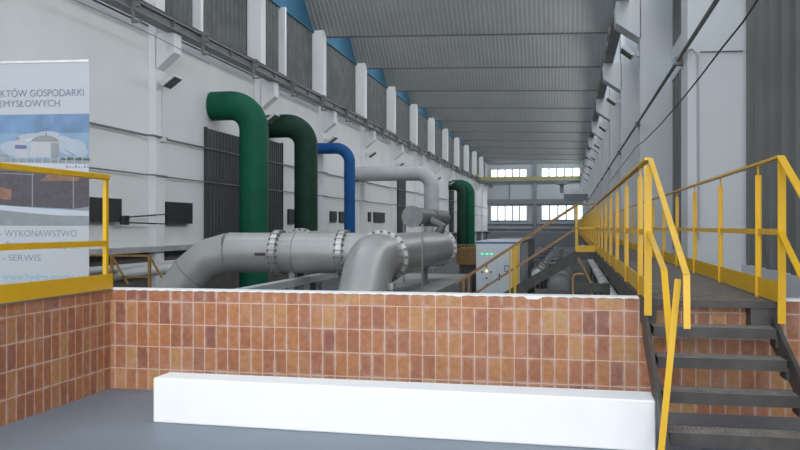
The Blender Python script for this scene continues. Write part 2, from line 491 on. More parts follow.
# ------------------------------------------------------------------ crane girders with rails
def girder(xa, xb, xr, z0, z1, yend, label):
    r = empty('crane_girder', ((xa + xb) / 2, 0, z0), label, 'crane girder')
    mb = MB()
    mb.box((xa, -8, z1 - 0.06), (xb, yend, z1)); mb.box((xa, -8, z0), (xb, yend, z0 + 0.05))
    mb.box(((xa + xb) / 2 - 0.1, -8, z0 + 0.051), ((xa + xb) / 2 + 0.1, yend, z1 - 0.061))
    for k in range(-2, 12):
        for q in (0.0, 2.2, 4.4, 6.6):
            mb.box((xa, YK(k) + q, z0 + 0.05), (xb, YK(k) + q + 0.04, z1 - 0.06))
    mb.build('beam', M['girder'] if xa < 0 else M['plinth'], r)  # walkway-side beam takes a lighter grey to make up for its shade
    MB().box((xr - 0.05, -8, z1), (xr + 0.05, yend, z1 + 0.09)).build('rail', M['steel_dark'], r)
    return r
gl = girder(-12.25, -11.85, -11.95, RAILZ, RAILZ + 0.33, FAR - 1, 'long dark grey crane girder with rail running along the banner-side wall')
girder(1.22, 1.56, 1.35, EYE + 6.18, EYE + 6.55, FAR - 1, 'dark crane girder on the brackets of the walkway-side wall')
for i in range(-3, 24):
    y = 20.9 + 4.43 * i
    mb = MB()
    mb.box((-11.86, y, RAILZ - 0.05), (-11.72, y + 0.07, RAILZ + 0.36))
    mb.box((-11.86, y, RAILZ - 0.38), (-11.80, y + 0.07, RAILZ - 0.05))
    mb.box((-11.80, y, RAILZ - 0.38), (-11.55, y + 0.07, RAILZ - 0.33))
    mb.cyl((-11.72, y - 0.04, RAILZ + 0.3), (-11.72, y + 0.12, RAILZ + 0.3), 0.07, 8)
    mb.cyl((-11.70, y - 0.04, RAILZ + 0.1), (-11.70, y + 0.12, RAILZ + 0.1), 0.06, 8)
    mb.build('hanger_bracket', M['girder'], gl)

# bridge crane far down the hall
yc = 108.0
br = empty('bridge_crane', (-5.2, yc, EYE + 6.4), 'yellow bridge crane spanning the hall in front of the end wall', 'crane')
za = P(500, 176.8, Y=yc).z; zb = P(500, 180.2, Y=yc).z
MB().box((-11.75, yc, zb), (1.15, yc + 0.5, za)).build('bridge_beam', M['crane_yellow'], br)
MB().box((-11.75, yc + 1.6, zb - 0.3), (1.15, yc + 2.1, zb)).build('bridge_beam', M['far_dark'], br)
MB().box((-12.2, yc - 0.8, RAILZ + 0.43), (-11.7, yc + 2.9, RAILZ + 0.75)).build('end_carriage', M['crane_yellow'], br)
MB().box((1.1, yc - 0.8, EYE + 6.65), (1.5, yc + 2.9, EYE + 6.95)).build('end_carriage', M['crane_yellow'], br)
mb = MB()
a = P(556.5, 181, Y=yc - 0.3); b = P(567, 184, Y=yc - 0.3)
mb.box((a.x, yc - 0.3, b.z), (b.x, yc + 1.9, a.z)); c = (a + b) / 2
mb.box((c.x - 0.25, yc + 0.2, P(560, 193, Y=yc).z), (c.x + 0.25, yc + 0.5, b.z))
mb.build('hoist', M['far_dark'], br)
mb = MB(); a = P(564, 194, Y=94.4); b = P(586, 200.5, Y=94.4)
mb.box((a.x, 94.4, b.z), (1.84, 95.0, a.z))
tag(mb.build('hanging_platform', M['far_dark']), 'dark box-shaped platform high at the end wall, beside the last crane brackets', 'platform')

# low dark partition before the end wall
mb = MB(); a = P(489, 232.2, Y=104); b = P(582, 240, Y=104)
mb.box((a.x, 104, FLOOR_H), (min(b.x, 1.8), 104.3, a.z))
struct(mb.build('wall_partition', M['far_dark']))

# ------------------------------------------------------------------ foreground bench block
a = P(153, 422.4, Z=0); 
bx0 = a.x; by0 = a.y
bx1 = P(655.5, 430, Y=by0 - 0.08).x
ztop = P(153, 377.6, Y=by0).z
hb = ztop
by1 = P(171, 371.8, Z=hb).y
mb = MB()
nx = 40
vs = []
for i in range(nx + 1):
    q = i / nx; x = bx0 + (bx1 - bx0) * q
    yf = by0 - 0.10 * q + 0.0015 * math.sin(i * 1.3); ybk = by1 - 0.05 * q
    zz = hb
    vs += [(x, yf, 0), (x, yf, zz), (x, ybk, zz), (x, ybk, 0)]
fs = [(0, 1, 2, 3), tuple(nx * 4 + j for j in (3, 2, 1, 0))]
for i in range(nx):
    for j in range(4):
        j2 = (j + 1) % 4
        fs.append((i * 4 + j, i * 4 + j2, (i + 1) * 4 + j2, (i + 1) * 4 + j))
mb.add(vs, fs)
be = mb.build('masonry_bench', M['bench'], bevel=0.012)
tag(be, 'long low white painted block lying on the grey floor before the tiled parapet', 'bench')

# ------------------------------------------------------------------ banner-side railing on the side parapet
XR = -4.11
ra = empty('guard_railing', (XR, 6.9, TOP), 'yellow guard railing on the side parapet in front of the banner', 'railing')
zt = P(105, 177, X=XR).z; zm = P(104, 243.5, X=XR).z
yend = P(106, 200, X=XR).y
zb0 = P(112, 287.3, X=XR).z; zb1 = P(112, 273.5, X=XR).z
yt = P(112, 280, X=XR).y
MB().bar((XR, -6, zt), (XR, yend + 0.03, zt), 0.05, 0.05).build('handrail', M['yellow'], ra, bevel=0.006)
MB().bar((XR, -6, zm), (XR, yend, zm), 0.012, 0.05).build('middle_rail', M['yellow'], ra)
MB().box((XR - 0.008, -6, TOP + 0.004), (XR + 0.008, yt, zb1)).build('toe_board', M['yellow'], ra)
for y in (yend, yend - 1.75 * 2, yend - 1.75 * 4, yend - 1.75 * 6):
    MB().box((XR - 0.045, y + 0.02, TOP + 0.004), (XR - 0.01, y + 0.06, zt)).build('post', M['yellow'], ra)

# ------------------------------------------------------------------ banner
YB = 6.78
# banner plane: nearly facing the viewer, right edge at photo x 89
th = math.radians(5.5)
bw, bh = 1.02, 2.10
pr = P(89.2, 226.5, Y=YB)
Bt = P(89.2, 61.5, Y=YB).z; Bb = Bt - bh
bdir = V((math.cos(th), math.sin(th), 0)); bn = V((math.sin(th), -math.cos(th), 0))
bo = V((pr.x, pr.y, 0)) - bdir * bw      # lower left corner in plan
base_z = TOP - 0.02
bn_root = empty('rollup_banner', (bo + bdir * bw / 2) + V((0, 0, base_z)), 'tall white roll-up banner with storage tank photo behind the yellow railing', 'banner')
def bp(s, z, off=0.0):
    """point on banner: s metres from its right edge to the left, z world"""
    p = bo + bdir * (bw - s) + bn * off
    return V((p.x, p.y, z))
def bquad(mb, s0, z0, s1, z1, off, mi=0):
    mb.mi = mi
    mb.quad(bp(s0, z0, off), bp(s1, z0, off), bp(s1, z1, off), bp(s0, z1, off))
mb = MB(); mb.poly([bp(0, base_z + 0.06), bp(bw, base_z + 0.06), bp(bw, Bt), bp(0, Bt)], -bn * 0.002)
mb.build('banner_film', M['banner'], bn_root)
mb = MB(); mb.obox(bp(bw / 2, Bt + 0.008, -0.001), bdir * bw / 2, bn * 0.008, V((0, 0, 0.010)))
mb.build('top_rail', M['steel'], bn_root)
mb = MB(); mb.obox(bp(bw / 2, base_z + 0.04, -0.001), bdir * (bw / 2 + 0.02), bn * 0.06, V((0, 0, 0.04)))
mb.build('base_cassette', M['steel'], bn_root)
mb = MB(); mb.cyl(bp(bw / 2, base_z + 0.08, -0.03), bp(bw / 2, Bt, -0.03), 0.012, 8)
mb.build('support_pole', M['steel_dark'], bn_root)
# inverse: photo pixel to banner coordinates
def bs(x, y):
    d = V((-sY, cY, 0)) + V((cY, sY, 0)) * ((x - 400) / F) + V((0, 0, 1)) * ((226.5 - y) / F)
    o_ = V((0, 0, EYE)); c0 = bp(0, 0)
    t = (c0 - o_).dot(bn) / d.dot(bn)
    p = o_ + d * t
    return ((c0 - p).dot(bdir), p.z)
def bpoly(mb, pix, off, mi):
    mb.mi = mi
    pts = []
    for x, y in pix:
        s_, z_ = bs(x, y); pts.append(bp(s_, z_, off))
    n_ = len(pts)
    mb.add(pts, [tuple(range(n_))])
# photograph printed on the film (full width; continues past the picture edge)
s_r = 0.0
def zz(y, x=60): return bs(x, y)[1]
pm = MB()
PMATS = [mat('print sky', (0.11, 0.19, 0.31), 0.5, var=0.25, scale=5), mat('print cloud', (0.29, 0.33, 0.38), 0.5, var=0.05, scale=9),
         mat('print tank', (0.34, 0.35, 0.37), 0.5, var=0.05), mat('print tank shade', (0.2, 0.2, 0.2), 0.5, var=0.08),
         mat('print violet', (0.10, 0.10, 0.24), 0.5), mat('print dark', (0.06, 0.052, 0.06), 0.5, var=0.2, scale=20),
         mat('print brown', (0.20, 0.10, 0.07), 0.5, var=0.2, scale=20), mat('print green', (0.06, 0.09, 0.06), 0.5, var=0.4, scale=30),
         mat('print pale', (0.39, 0.42, 0.47), 0.5, var=0.04), mat('print grey', (0.19, 0.21, 0.22), 0.5, var=0.12, scale=8),
         mat('print sky low', (0.17, 0.26, 0.37), 0.5, var=0.12, scale=5)]
bquad(pm, 0, zz(240.5), bw, zz(114), 0.0008, 10)
bquad(pm, 0, zz(133), bw, zz(114), 0.0010, 0)
def blob(mb, x, y, rx, ry, off, mi, n_=22, a0=0, a1=2 * PI):
    bpoly(mb, [(x + rx * math.cos(a0 + (a1 - a0) * i / n_), y - ry * math.sin(a0 + (a1 - a0) * i / n_)) for i in range(n_ + (0 if a1 - a0 > 6.2 else 1))], off, mi)
for ci, (x, y, rx, ry) in enumerate(((38, 139, 22, 6), (48, 134.5, 12, 3.4), (14, 147, 14, 6), (72, 147, 14, 8), (62, 141, 10, 5), (30, 150, 28, 8), (80, 152, 8, 5))):
    blob(pm, x, y, rx, ry, 0.00125 + 0.00003 * ci, 1)
bpoly(pm, [(17, 141), (44, 135.5), (46, 137.5), (17, 143.5)], 0.0015, 8)
bpoly(pm, [(30.5, 141.5), (59, 142), (59, 158), (30.5, 157)], 0.0018, 2)
blob(pm, 44.8, 143, 14.6, 7.5, 0.0016, 3, a0=0, a1=PI)
bpoly(pm, [(51, 143), (59, 143), (59, 158), (51, 158)], 0.0020, 9)
bpoly(pm, [(45.8, 132.5), (46.6, 132.5), (46.6, 136), (45.8, 136)], 0.0018, 5)
bpoly(pm, [(15.5, 139.5), (26.5, 140), (26.5, 158), (15.5, 158)], 0.0018, 2)
bpoly(pm, [(15.2, 145), (26.6, 145.2), (26.6, 149), (15.2, 148.8)], 0.0020, 4)
bpoly(pm, [(16, 137), (19.5, 137), (19.5, 140), (16, 140)], 0.0020, 9)
bpoly(pm, [(65, 149.5), (75, 154.5), (74, 155.5), (64.5, 150.3)], 0.0020, 9)
bpoly(pm, [(0, 154), (8, 154.5), (12, 158), (0, 158)], 0.0019, 9)
for i in range(9):
    blob(pm, 63 + i * 3.1, 160 + 0.6 * math.sin(i * 2), 2.4, 2.2, 0.0019, 7)
bpoly(pm, [(-30, 157.5), (89, 160.5), (89, 164), (-30, 161)], 0.0022, 9)
bpoly(pm, [(-30, 161.5), (89, 164), (89, 172), (-30, 165)], 0.0024, 8)
for i in range(12):
    x = -6 + i * 8
    bpoly(pm, [(x, 156.5), (x + 0.7, 156.5), (x + 0.7, 163), (x, 163)], 0.0026, 2)
for i in range(8):
    bpoly(pm, [(66 + i * 3, 165 + (i % 3)), (68 + i * 3, 165.5 + (i % 3)), (68 + i * 3, 168), (66 + i * 3, 168)], 0.0026, 9)
bpoly(pm, [(-30, 169), (89, 173), (89, 209), (75, 209), (-30, 204)], 0.0024, 5)
bpoly(pm, [(49, 174), (79, 175.5), (79, 181), (40, 181)], 0.0026, 6)
bpoly(pm, [(0, 187), (12, 189.5), (11, 200), (0, 199)], 0.0026, 6)
for x in (32, 73):
    bpoly(pm, [(x, 173), (x + 1.1, 173), (x + 1.1, 209), (x, 208)], 0.0028, 3)
bpoly(pm, [(0, 172.8), (35, 174.3), (35, 175), (0, 173.4)], 0.0028, 3)
bpoly(pm, [(-30, 202), (0, 205), (40, 208.3), (70, 209.6), (89, 206.5), (89, 240), (-30, 240)], 0.0030, 9)
bpoly(pm, [(-30, 202), (0, 205), (40, 208.3), (89, 211), (89, 216), (60, 215.5), (30, 213), (0, 210), (-30, 207)], 0.0033, 8)
pm.mi = 0
# white lower field starts again at photo height 225..
s0, z0 = bs(60, 225.8)
bquad(pm, 0, base_z + 0.09, bw, z0, 0.0036, 11)
PMATS.append(M['banner'])
pmo = pm.build('printed_photo', PMATS, bn_root)
def btext(txt, xl, xr, ybase, ycap, matn):
    """lettering on the film: from photo x xl to xr, baseline ybase, cap height to ycap"""
    cu = bpy.data.curves.new('lettering', 'FONT'); cu.body = txt; cu.size = 1.0
    ob = bpy.data.objects.new('tmp_text', cu); col.objects.link(ob)
    bpy.context.view_layer.update()
    dg = bpy.context.evaluated_depsgraph_get()
    me = bpy.data.meshes.new_from_object(ob.evaluated_get(dg))
    col.objects.unlink(ob); bpy.data.objects.remove(ob)
    xs = [v_.co.x for v_ in me.vertices]; mnx, mxx = min(xs), max(xs)
    sl, zl = bs(xl, ybase); sr, zr = bs(xr, ybase)
    _, zc = bs(xl, ycap)
    cap = 0.72
    k_ = (zc - zl) / cap
    for v_ in me.vertices:
        q = (v_.co.x - mnx) / (mxx - mnx)
        s_ = sl + (sr - sl) * q
        v_.co = bp(s_, zl + (zr - zl) * 0.0 + v_.co.y * k_, 0.0045) - V(bn_root.location)
    me.materials.clear(); me.materials.append(M[matn])
    o_ = bpy.data.objects.new('lettering', me); col.objects.link(o_); o_.parent = bn_root
    return o_
btext('KTÓW GOSPODARKI', 0.8, 84, 97.2, 90.0, 'ink')
btext('EMYSŁOWYCH', -0.8, 60, 107.2, 100.4, 'ink')
btext('- WYKONAWSTWO', 0, 77, 236.5, 229.8, 'ink')
btext('ÓW I WYPOSAŻENIA', 5, 80, 248.5, 242.0, 'ink')
btext('- SERWIS', 2.5, 41, 260.6, 254.2, 'ink')
btext('www.hydro-marko.pl', 3.0, 84.5, 280.0, 272.8, 'ink_blue')

# ------------------------------------------------------------------ steel walkway and its stair
WX0, WX1 = 0.57, 1.50
WY0, WY1 = 6.74, 60.0
LY0, LY1 = 19.75, 20.85
wk = empty('steel_walkway', ((WX0 + WX1) / 2, WY0, TOP), 'long raised steel grating walkway running down the hall beside the white wall', 'walkway')
mb = MB()
nb = 26
for i in range(nb):
    x = WX0 + 0.03 + (WX1 - WX0 - 0.06) * i / (nb - 1)
    mb.box((x - 0.0065, WY0 + 0.005, TOP - 0.03), (x + 0.0065, WY1, TOP))
y = WY0 + 0.1
while y < 40:
    mb.box((WX0 + 0.02, y, TOP - 0.012), (WX1 - 0.02, y + 0.006, TOP - 0.002)); y += 0.12 if y < 14 else 0.5
mb.build('grating', M['grating'], wk)
for x in (WX0, WX1):
    mb = MB(); mb.box((x - 0.03, 7.11, TOP - 0.19), (x + 0.03, WY1, TOP - 0.005)); mb.box((x - 0.03, WY0, TOP - 0.19), (x + 0.03, 6.91, TOP - 0.005)); mb.box((x - 0.03, 6.9, TOP - 0.01), (x + 0.03, 7.12, TOP - 0.005))
    mb.build('edge_beam', M['steel_dark'], wk)
mb = MB(); mb.box((WX0 - 0.03, WY0 - 0.03, TOP - 0.05), (WX1 + 0.03, WY0, TOP)); mb.build('nosing', M['steel_dark'], wk)
y = 9.0
while y < 60:
    mb = MB(); mb.box((WX0, y, TOP - 0.16), (WX1, y + 0.06, TOP - 0.035)); mb.build('cross_beam', M['steel_dark'], wk); y += 2.5
# trestles
for y in (24.0, 34.0, 44.0, 54.0):
    mb = MB()
    mb.box((WX0 + 0.6, y, FLOOR_H), (WX0 + 0.7, y + 0.1, TOP - 0.19)); mb.box((WX1 - 0.1, y, FLOOR_H), (WX1, y + 0.1, TOP - 0.19))
    mb.box((WX0 + 0.6, y, TOP - 0.24), (WX1, y + 0.1, TOP - 0.19))
    mb.build('trestle', M['steel_dark'], wk)
# landing
ld = MB()
LX0 = 0.13
for i in range(14):
    x = LX0 + (WX0 - 0.03 - LX0) * i / 13
    ld.box((x - 0.006, LY0, TOP - 0.03), (x + 0.006, LY1, TOP))
ld.box((LX0 - 0.03, LY0 - 0.03, TOP - 0.19), (WX0 - 0.03, LY0 + 0.02, TOP - 0.005))
ld.box((LX0 - 0.03, LY1 - 0.02, TOP - 0.19), (WX0 - 0.03, LY1 + 0.03, TOP - 0.005))
ld.build('landing_deck', M['steel_dark'], wk)

HR = 1.08
def rail_run(root, x, ya, yb, posts, toe=0.15, end_bits=True, width=0.03, hz=TOP + HR, mz=None):
    mz = mz or TOP + 0.53
    sgn = 1 if x > 1 else -1
    MB().bar((x, ya, hz), (x, yb, hz), 0.05, 0.02).build('handrail', M['rail_top'] if 'rail_top' in M else M['yellow'], root)
    MB().bar((x, ya, mz), (x, yb, mz), 0.012, 0.045).build('middle_rail', M['yellow'], root)
    if toe:
        MB().box((x - 0.005, ya, TOP + 0.01), (x + 0.005, yb, TOP + 0.01 + toe)).build('toe_board', M['yellow'], root)
    for y in posts:
        mb = MB()
        mb.box((x - 0.022, y - 0.006, TOP - 0.12), (x + 0.022, y + 0.006, hz - 0.09))
        mb.box((x + sgn * 0.016, y - 0.022, TOP - 0.12), (x + sgn * 0.022, y + 0.022, hz - 0.09))
        mb.box((x - 0.007, y - 0.006, hz - 0.09), (x + 0.007, y + 0.006, hz))
        mb.build('post', M['yellow'], root)
M['rail_top'] = M['yellow']
PY = [7.25, 9.0, 10.8, 12.55, 14.3, 16.1, 17.9]
ylp = 6.5
rl = empty('walkway_railing', (WX0, ylp, TOP), 'yellow railing on the open side of the walkway, bent down along the near stair', 'railing')
rail_run(rl, WX0, ylp, LY0, PY + [LY0 - 0.03])
rr = empty('walkway_railing', (WX1, ylp, TOP), 'yellow railing on the wall side of the walkway, bent down along the near stair', 'railing')
rail_run(rr, WX1, ylp, WY1, PY + [19.6 + 1.78 * i for i in range(22)])
r3 = empty('walkway_railing', (WX0, LY1, TOP), 'yellow railing of the walkway section beyond the side landing', 'railing')
rail_run(r3, WX0, LY1, WY1, [LY1 + 0.03 + 1.78 * i for i in range(21)])
# end posts and sloping rails
hz = TOP + HR
def flat(root, pts, wd, th_, name, m_='yellow'):
    mb = MB()
    for a, b in zip(pts[:-1], pts[1:]):
        mb.bar(a, b, th_, wd, up=(1, 0, 0))
    return mb.build(name, M[m_], root)
pl_top = V((WX0, ylp, hz))
MB().box((WX0 - 0.03, ylp - 0.008, TOP - 0.10), (WX0 + 0.025, ylp + 0.008, hz - 0.05)).build('post', M['yellow'], rl)
e1 = P(686.5, 275, X=0.62); e2 = P(689.5, 331, X=0.62)
flat(rl, [V((0.585, ylp, hz)), e1, V((0.62, e1.y - 0.02, e2.z))], 0.036, 0.012, 'stair_handrail')
m1 = P(664, 270, X=0.585); m2 = P(669, 330, X=0.585)
flat(rl, [V((0.575, ylp, TOP + 0.53)), m1, V((0.585, m2.y, m2.z)), P(671, 352, X=0.585)], 0.04, 0.012, 'stair_middle_rail')
b0 = P(661, 452, X=0.50); b1 = P(678, 279, X=0.595)
b0 = b0 + (b0 - b1) * 0.10
b0.z = max(b0.z, 0.0)
flat(rl, [b0, b1], 0.036, 0.012, 'stair_post')
# wall-side
MB().box((WX1 - 0.02, ylp - 0.008, TOP - 0.14), (WX1 + 0.035, ylp + 0.008, hz)).build('post', M['yellow'], rr)
s_ = (hz - 0.25 - hz)
flat(rr, [V((WX1, ylp, hz)), V((WX1 + 0.03, 4.55, hz - 1.05)), V((WX1 + 0.03, 4.5, hz - 1.35))], 0.055, 0.012, 'stair_handrail')
flat(rr, [V((WX1, ylp, TOP + 0.53)), V((WX1 + 0.03, 4.75, TOP + 0.53 - 0.96))], 0.045, 0.012, 'stair_middle_rail')
flat(rr, [V((WX1 + 0.03, 4.75, 0.1)), V((WX1 + 0.03, 4.75, hz - 0.95))], 0.05, 0.012, 'stair_post')

st = empty('steel_stair', (1.03, 5.8, 0), 'short dark steel stair with open grating treads leading up to the walkway', 'stairs')
TY = [6.50, 6.19, 5.85, 5.45]
for i, yf in enumerate(TY):
    z = TOP - 0.182 * (i + 1)
    x0_, x1_ = WX0 + 0.03, WX1 - 0.02 + 0.0
    t = MB()
    t.box((x0_, yf, z - 0.075), (x1_, yf + 0.014, z))
    t.box((x0_, yf + 0.23, z - 0.05), (x1_, yf + 0.24, z))
    t.box((x0_, yf, z - 0.05), (x0_ + 0.008, yf + 0.24, z)); t.box((x1_ - 0.008, yf, z - 0.05), (x1_, yf + 0.24, z))
    to = t.build('tread', M['steel_dark'], st)
    g = MB(); nn = 30
    for j in range(nn):
        x = x0_ + 0.02 + (x1_ - x0_ - 0.04) * j / (nn - 1)
        g.box((x - 0.005, yf + 0.014, z - 0.026), (x + 0.005, yf + 0.23, z - 0.002))
    for j in range(5):
        y = yf + 0.03 + 0.045 * j
        g.box((x0_, y, z - 0.02), (x1_, y + 0.008, z + 0.001))
    g.build('tread_grating', M['grating'], to)
    b = MB(); b.box((x1_ - 0.01, yf + 0.02, z - 0.14), (x1_ + 0.012, yf + 0.2, z - 0.0)); b.build('tread_bracket', M['steel_dark'], to)
for x in (WX0 - 0.005, WX1 + 0.02):
    s1 = MB()
    s1.poly([(x - 0.02, 6.72, TOP - 0.02), (x - 0.02, 6.72, TOP - 0.30), (x - 0.02, 4.98, 0.0), (x - 0.02, 4.85, 0.0), (x - 0.02, 4.85, 0.10)], (0.025, 0, 0))
    if x > 1:
        s1 = MB(); s1.poly([(x - 0.03, 6.72, TOP - 0.12), (x - 0.03, 6.72, TOP - 0.34), (x - 0.03, 5.1, 0.0), (x - 0.03, 4.9, 0.0), (x - 0.03, 4.9, 0.06)], (0.03, 0, 0))
    s1.build('stringer', M['steel_dark'], st)
s1 = MB(); s1.box((WX0 + 0.02, 6.72, TOP - 0.26), (WX0 + 0.08, 6.90, TOP - 0.05)); s1.build('hanger_plate', M['steel_dark'], st); MB().box((WX1 - 0.16, 6.72, TOP - 0.22), (WX1 - 0.03, 6.90, TOP - 0.05)).build('hanger_plate', M['steel_dark'], st)

# ------------------------------------------------------------------ side stair down from the landing
LS = 0.66
run = (TOP - FLOOR_H) / LS
ss = empty('landing_stair', (LX0 - run, LY0, FLOOR_H), 'dark steel stair with brown handrails descending from the walkway landing past the cabinet', 'stairs')
xb_ = LX0 - run
for y in (LY0 + 0.02, LY1 - 0.06):
    mb = MB()
    mb.poly([(LX0, y, TOP - 0.01), (LX0, y, TOP - 0.26), (xb_ + 0.1, y, FLOOR_H), (xb_ - 0.25, y, FLOOR_H)], (0, 0.04, 0))
    mb.build('stringer', M['steel_dark'], ss)
for i in range(10):
    z = TOP - 0.17 * (i + 1); x = LX0 - 0.17 * (i + 1) / LS
    MB().box((x, LY0 + 0.06, z - 0.03), (x + 0.24, LY1 - 0.06, z)).build('tread', M['steel_dark'], ss)
for j, y in enumerate((LY0 + 0.0, LY1 - 0.02)):
    mb = MB(); mb.bar((LX0, y, hz), (xb_, y, hz - run * LS), 0.05, 0.05); mb.build('handrail', M['rail_wood'], ss)
    mb = MB(); mb.bar((LX0, y, TOP + 0.53), (xb_, y, TOP + 0.53 - run * LS), 0.03, 0.05); mb.build('middle_rail', M['rail_wood'], ss)
    for q in (0.0, 0.5, 0.93):
        x = LX0 - run * q; z = TOP - run * q * LS
        mb = MB(); mb.box((x - 0.03, y - 0.02, z - 0.1 if q < 0.9 else FLOOR_H), (x + 0.03, y + 0.02, z + HR)); mb.build('post', M['yellow'] if q < 0.9 else M['rail_wood'], ss)
    x = LX0 - run * 0.5 - 0.12; z = TOP - run * 0.5 * LS
    mb = MB(); mb.box((x - 0.02, y - 0.02, z - 0.12), (x + 0.02, y + 0.02, z + HR - 0.1)); mb.build('post', M['yellow'], ss)
# landing front railing
lr = empty('landing_railing', (0.35, LY0, TOP), 'short yellow railing closing the near edge of the walkway landing', 'railing')
mb = MB(); mb.bar((LX0, LY0 - 0.01, hz), (WX0, LY0 - 0.01, hz), 0.05, 0.04); mb.build('handrail', M['rail_wood'], lr)
mb = MB(); mb.bar((LX0, LY0 - 0.01, TOP + 0.53), (WX0, LY0 - 0.01, TOP + 0.53), 0.02, 0.045); mb.build('middle_rail', M['yellow'], lr)
MB().box((LX0, LY0 - 0.035, TOP - 0.02), (WX0 - 0.03, LY0 - 0.032, TOP + 0.13)).build('toe_board', M['yellow'], lr)

# ------------------------------------------------------------------ control cabinet
zcab = 23.0
cy = P(498, 240, Y=23.4).y
CY = 23.4
a = P(476, 241.5, Y=CY); b = P(520, 241.5, Y=CY)
cb = empty('control_cabinet', ((a.x + b.x) / 2, CY, FLOOR_H), 'pale grey control cabinet with blue top band and green lamps behind the stair', 'cabinet')
CZ = a.z; dep = 4.4
MB().box((a.x, CY, FLOOR_H), (b.x, CY + dep, CZ - 0.02)).build('body', M['cabinet'], cb, bevel=0.01)
MB().box((a.x - 0.01, CY - 0.01, CZ - 0.06), (b.x + 0.01, CY + dep + 0.01, CZ - 0.01)).build('top_band', M['cab_blue'], cb)
MB().box((a.x - 0.012, CY - 0.005, CZ - 0.01), (b.x + 0.012, CY + dep + 0.01, CZ + 0.01)).build('roof_plate', M['lamp_white'], cb)
MB().box((b.x, CY + 0.02, FLOOR_H), (b.x + 0.02, CY + 0.10, CZ - 0.05)).build('side_stripe', M['cab_blue'], cb)
xm = P(497.4, 250, Y=CY).x
for (xa, xb) in ((a.x + 0.01, xm - 0.005), (xm + 0.005, b.x - 0.01)):
    d_ = MB().box((xa, CY - 0.02, FLOOR_H + 0.1), (xb, CY, CZ - 0.08)).build('door', M['cabinet'], cb, bevel=0.004)
    if xa > a.x + 0.1:
        h = P(499.5, 277, Y=CY)
        MB().box((h.x - 0.02, CY - 0.05, h.z - 0.09), (h.x + 0.02, CY - 0.02, h.z + 0.09)).build('handle', M['black'], d_)
        h = P(507, 268.5, Y=CY)
        MB().box((h.x - 0.07, CY - 0.03, h.z - 0.09), (h.x + 0.07, CY - 0.02, h.z + 0.09)).build('display_frame', M['cab_blue'], d_)
        MB().box((h.x - 0.045, CY - 0.035, h.z - 0.06), (h.x + 0.045, CY - 0.03, h.z + 0.06)).build('display', M['cabinet'], d_)
    else:
        for px_ in (482.3, 487, 491.5):
            h = P(px_, 254, Y=CY)
            MB().box((h.x - 0.035, CY - 0.03, h.z - 0.017), (h.x + 0.035, CY - 0.02, h.z + 0.017)).build('indicator_lamp', M['led_green'], d_)
        h = P(486.7, 271, Y=CY)
        MB().cyl((h.x, CY - 0.04, h.z), (h.x, CY - 0.02, h.z), 0.035, 10).build('indicator_lamp', M['led_orange'], d_)
        for (px_, py_) in ((486.7, 266), (482, 272), (491, 272), (486.7, 278), (486.7, 284.5)):
            h = P(px_, py_, Y=CY)
            MB().cyl((h.x, CY - 0.04, h.z), (h.x, CY - 0.02, h.z), 0.028, 8).build('push_button', M['steel_dark'], d_)
# a darker neighbour cabinet behind
tag(MB().box((a.x, CY + dep + 0.06, FLOOR_H), (b.x, CY + dep + 5.2, CZ - 0.0)).build('switch_cabinet', M['far_dark'], bevel=0.01), 'long dark grey cabinet standing right behind the pale control cabinet', 'cabinet')

# ------------------------------------------------------------------ big pipework
def flange(root, c, axis, r, R, th_=0.09, nb=16, m_='steel', name='flange'):
    c, axis = V(c), V(axis).normalized()
    mb = MB(); mb.cyl(c - axis * th_ / 2, c + axis * th_ / 2, R, 40)
    ref = V((0, 0, 1)) if abs(axis.z) < 0.9 else V((0, 1, 0))
    n1 = (ref - axis * ref.dot(axis)).normalized(); n2 = axis.cross(n1)
    rb = (r + R) / 2 + 0.008
    mb.mi = 1
    for i in range(nb):
        a_ = 2 * PI * i / nb
        p = c + (n1 * math.cos(a_) + n2 * math.sin(a_)) * rb
        mb.cyl(p - axis * (th_ / 2 + 0.05), p + axis * (th_ / 2 + 0.05), 0.028, 6)
    fo = mb.build(name, [M[m_], M['girder']], root, smooth=True)
    return fo
# header running down the hall (A), branch across it (B) and near elbow (C)
XA, ZA = -3.79, EYE - 0.62
RP = 0.475
ring1 = P(382, 257, X=XA); YA1 = ring1.y
YA2 = 23.9
YBR = 18.65
hd = empty('header_pipe', (XA, YA1, FLOOR_H), 'huge satin grey bolted pipe crossing the hall behind the tiled parapet', 'pipe')
xl = P(230, 252, Y=YBR).x
# transverse branch
mb = MB()
mb.tube([(XA - 0.2, YBR, ZA), (xl, YBR, ZA)], RP, 40, caps=False)
mb.build('cross_pipe', M['pipe_grey'], hd, smooth=True)
# left elbow (mitred) down
dn = V((-0.80, -0.10, -1.0)).normalized()
p0 = V((xl, YBR, ZA)); p1 = p0 + V((-0.55, -0.02, -0.14)); p2 = p1 + V((-0.42, -0.04, -0.36)); p3 = p2 + dn * 1.2
p3 = V((p3.x, p3.y, max(p3.z, FLOOR_H + 0.05)))
mb = MB(); mb.tube([p0, p1, p2, p2 + dn * 1.25], RP, 40)
mb.build('mitred_elbow', M['pipe_grey'], hd, smooth=True, angle=60)
# weld seams
def ringseam(root, c, ax, r=RP):
    c, ax = V(c), V(ax).normalized()
    MB().cyl(c - ax * 0.012, c + ax * 0.012, r + 0.006, 40).build('weld_seam', M['machine'], root, smooth=True)
ringseam(hd, p0, (1, 0, 0)); ringseam(hd, p2, V((-0.42, -0.04, -0.36)).normalized() + dn)
xf1 = P(275, 251, Y=YBR).x + 0.1; xf2 = P(344, 251, Y=YBR).x
flange(hd, (xf1, YBR, ZA), (1, 0, 0), RP, RP + 0.065, 0.13, 22)
flange(hd, (xf2, YBR, ZA), (1, 0, 0), RP, RP + 0.065, 0.13, 22)
ringseam(hd, (P(297, 251, Y=YBR).x, YBR, ZA), (1, 0, 0))
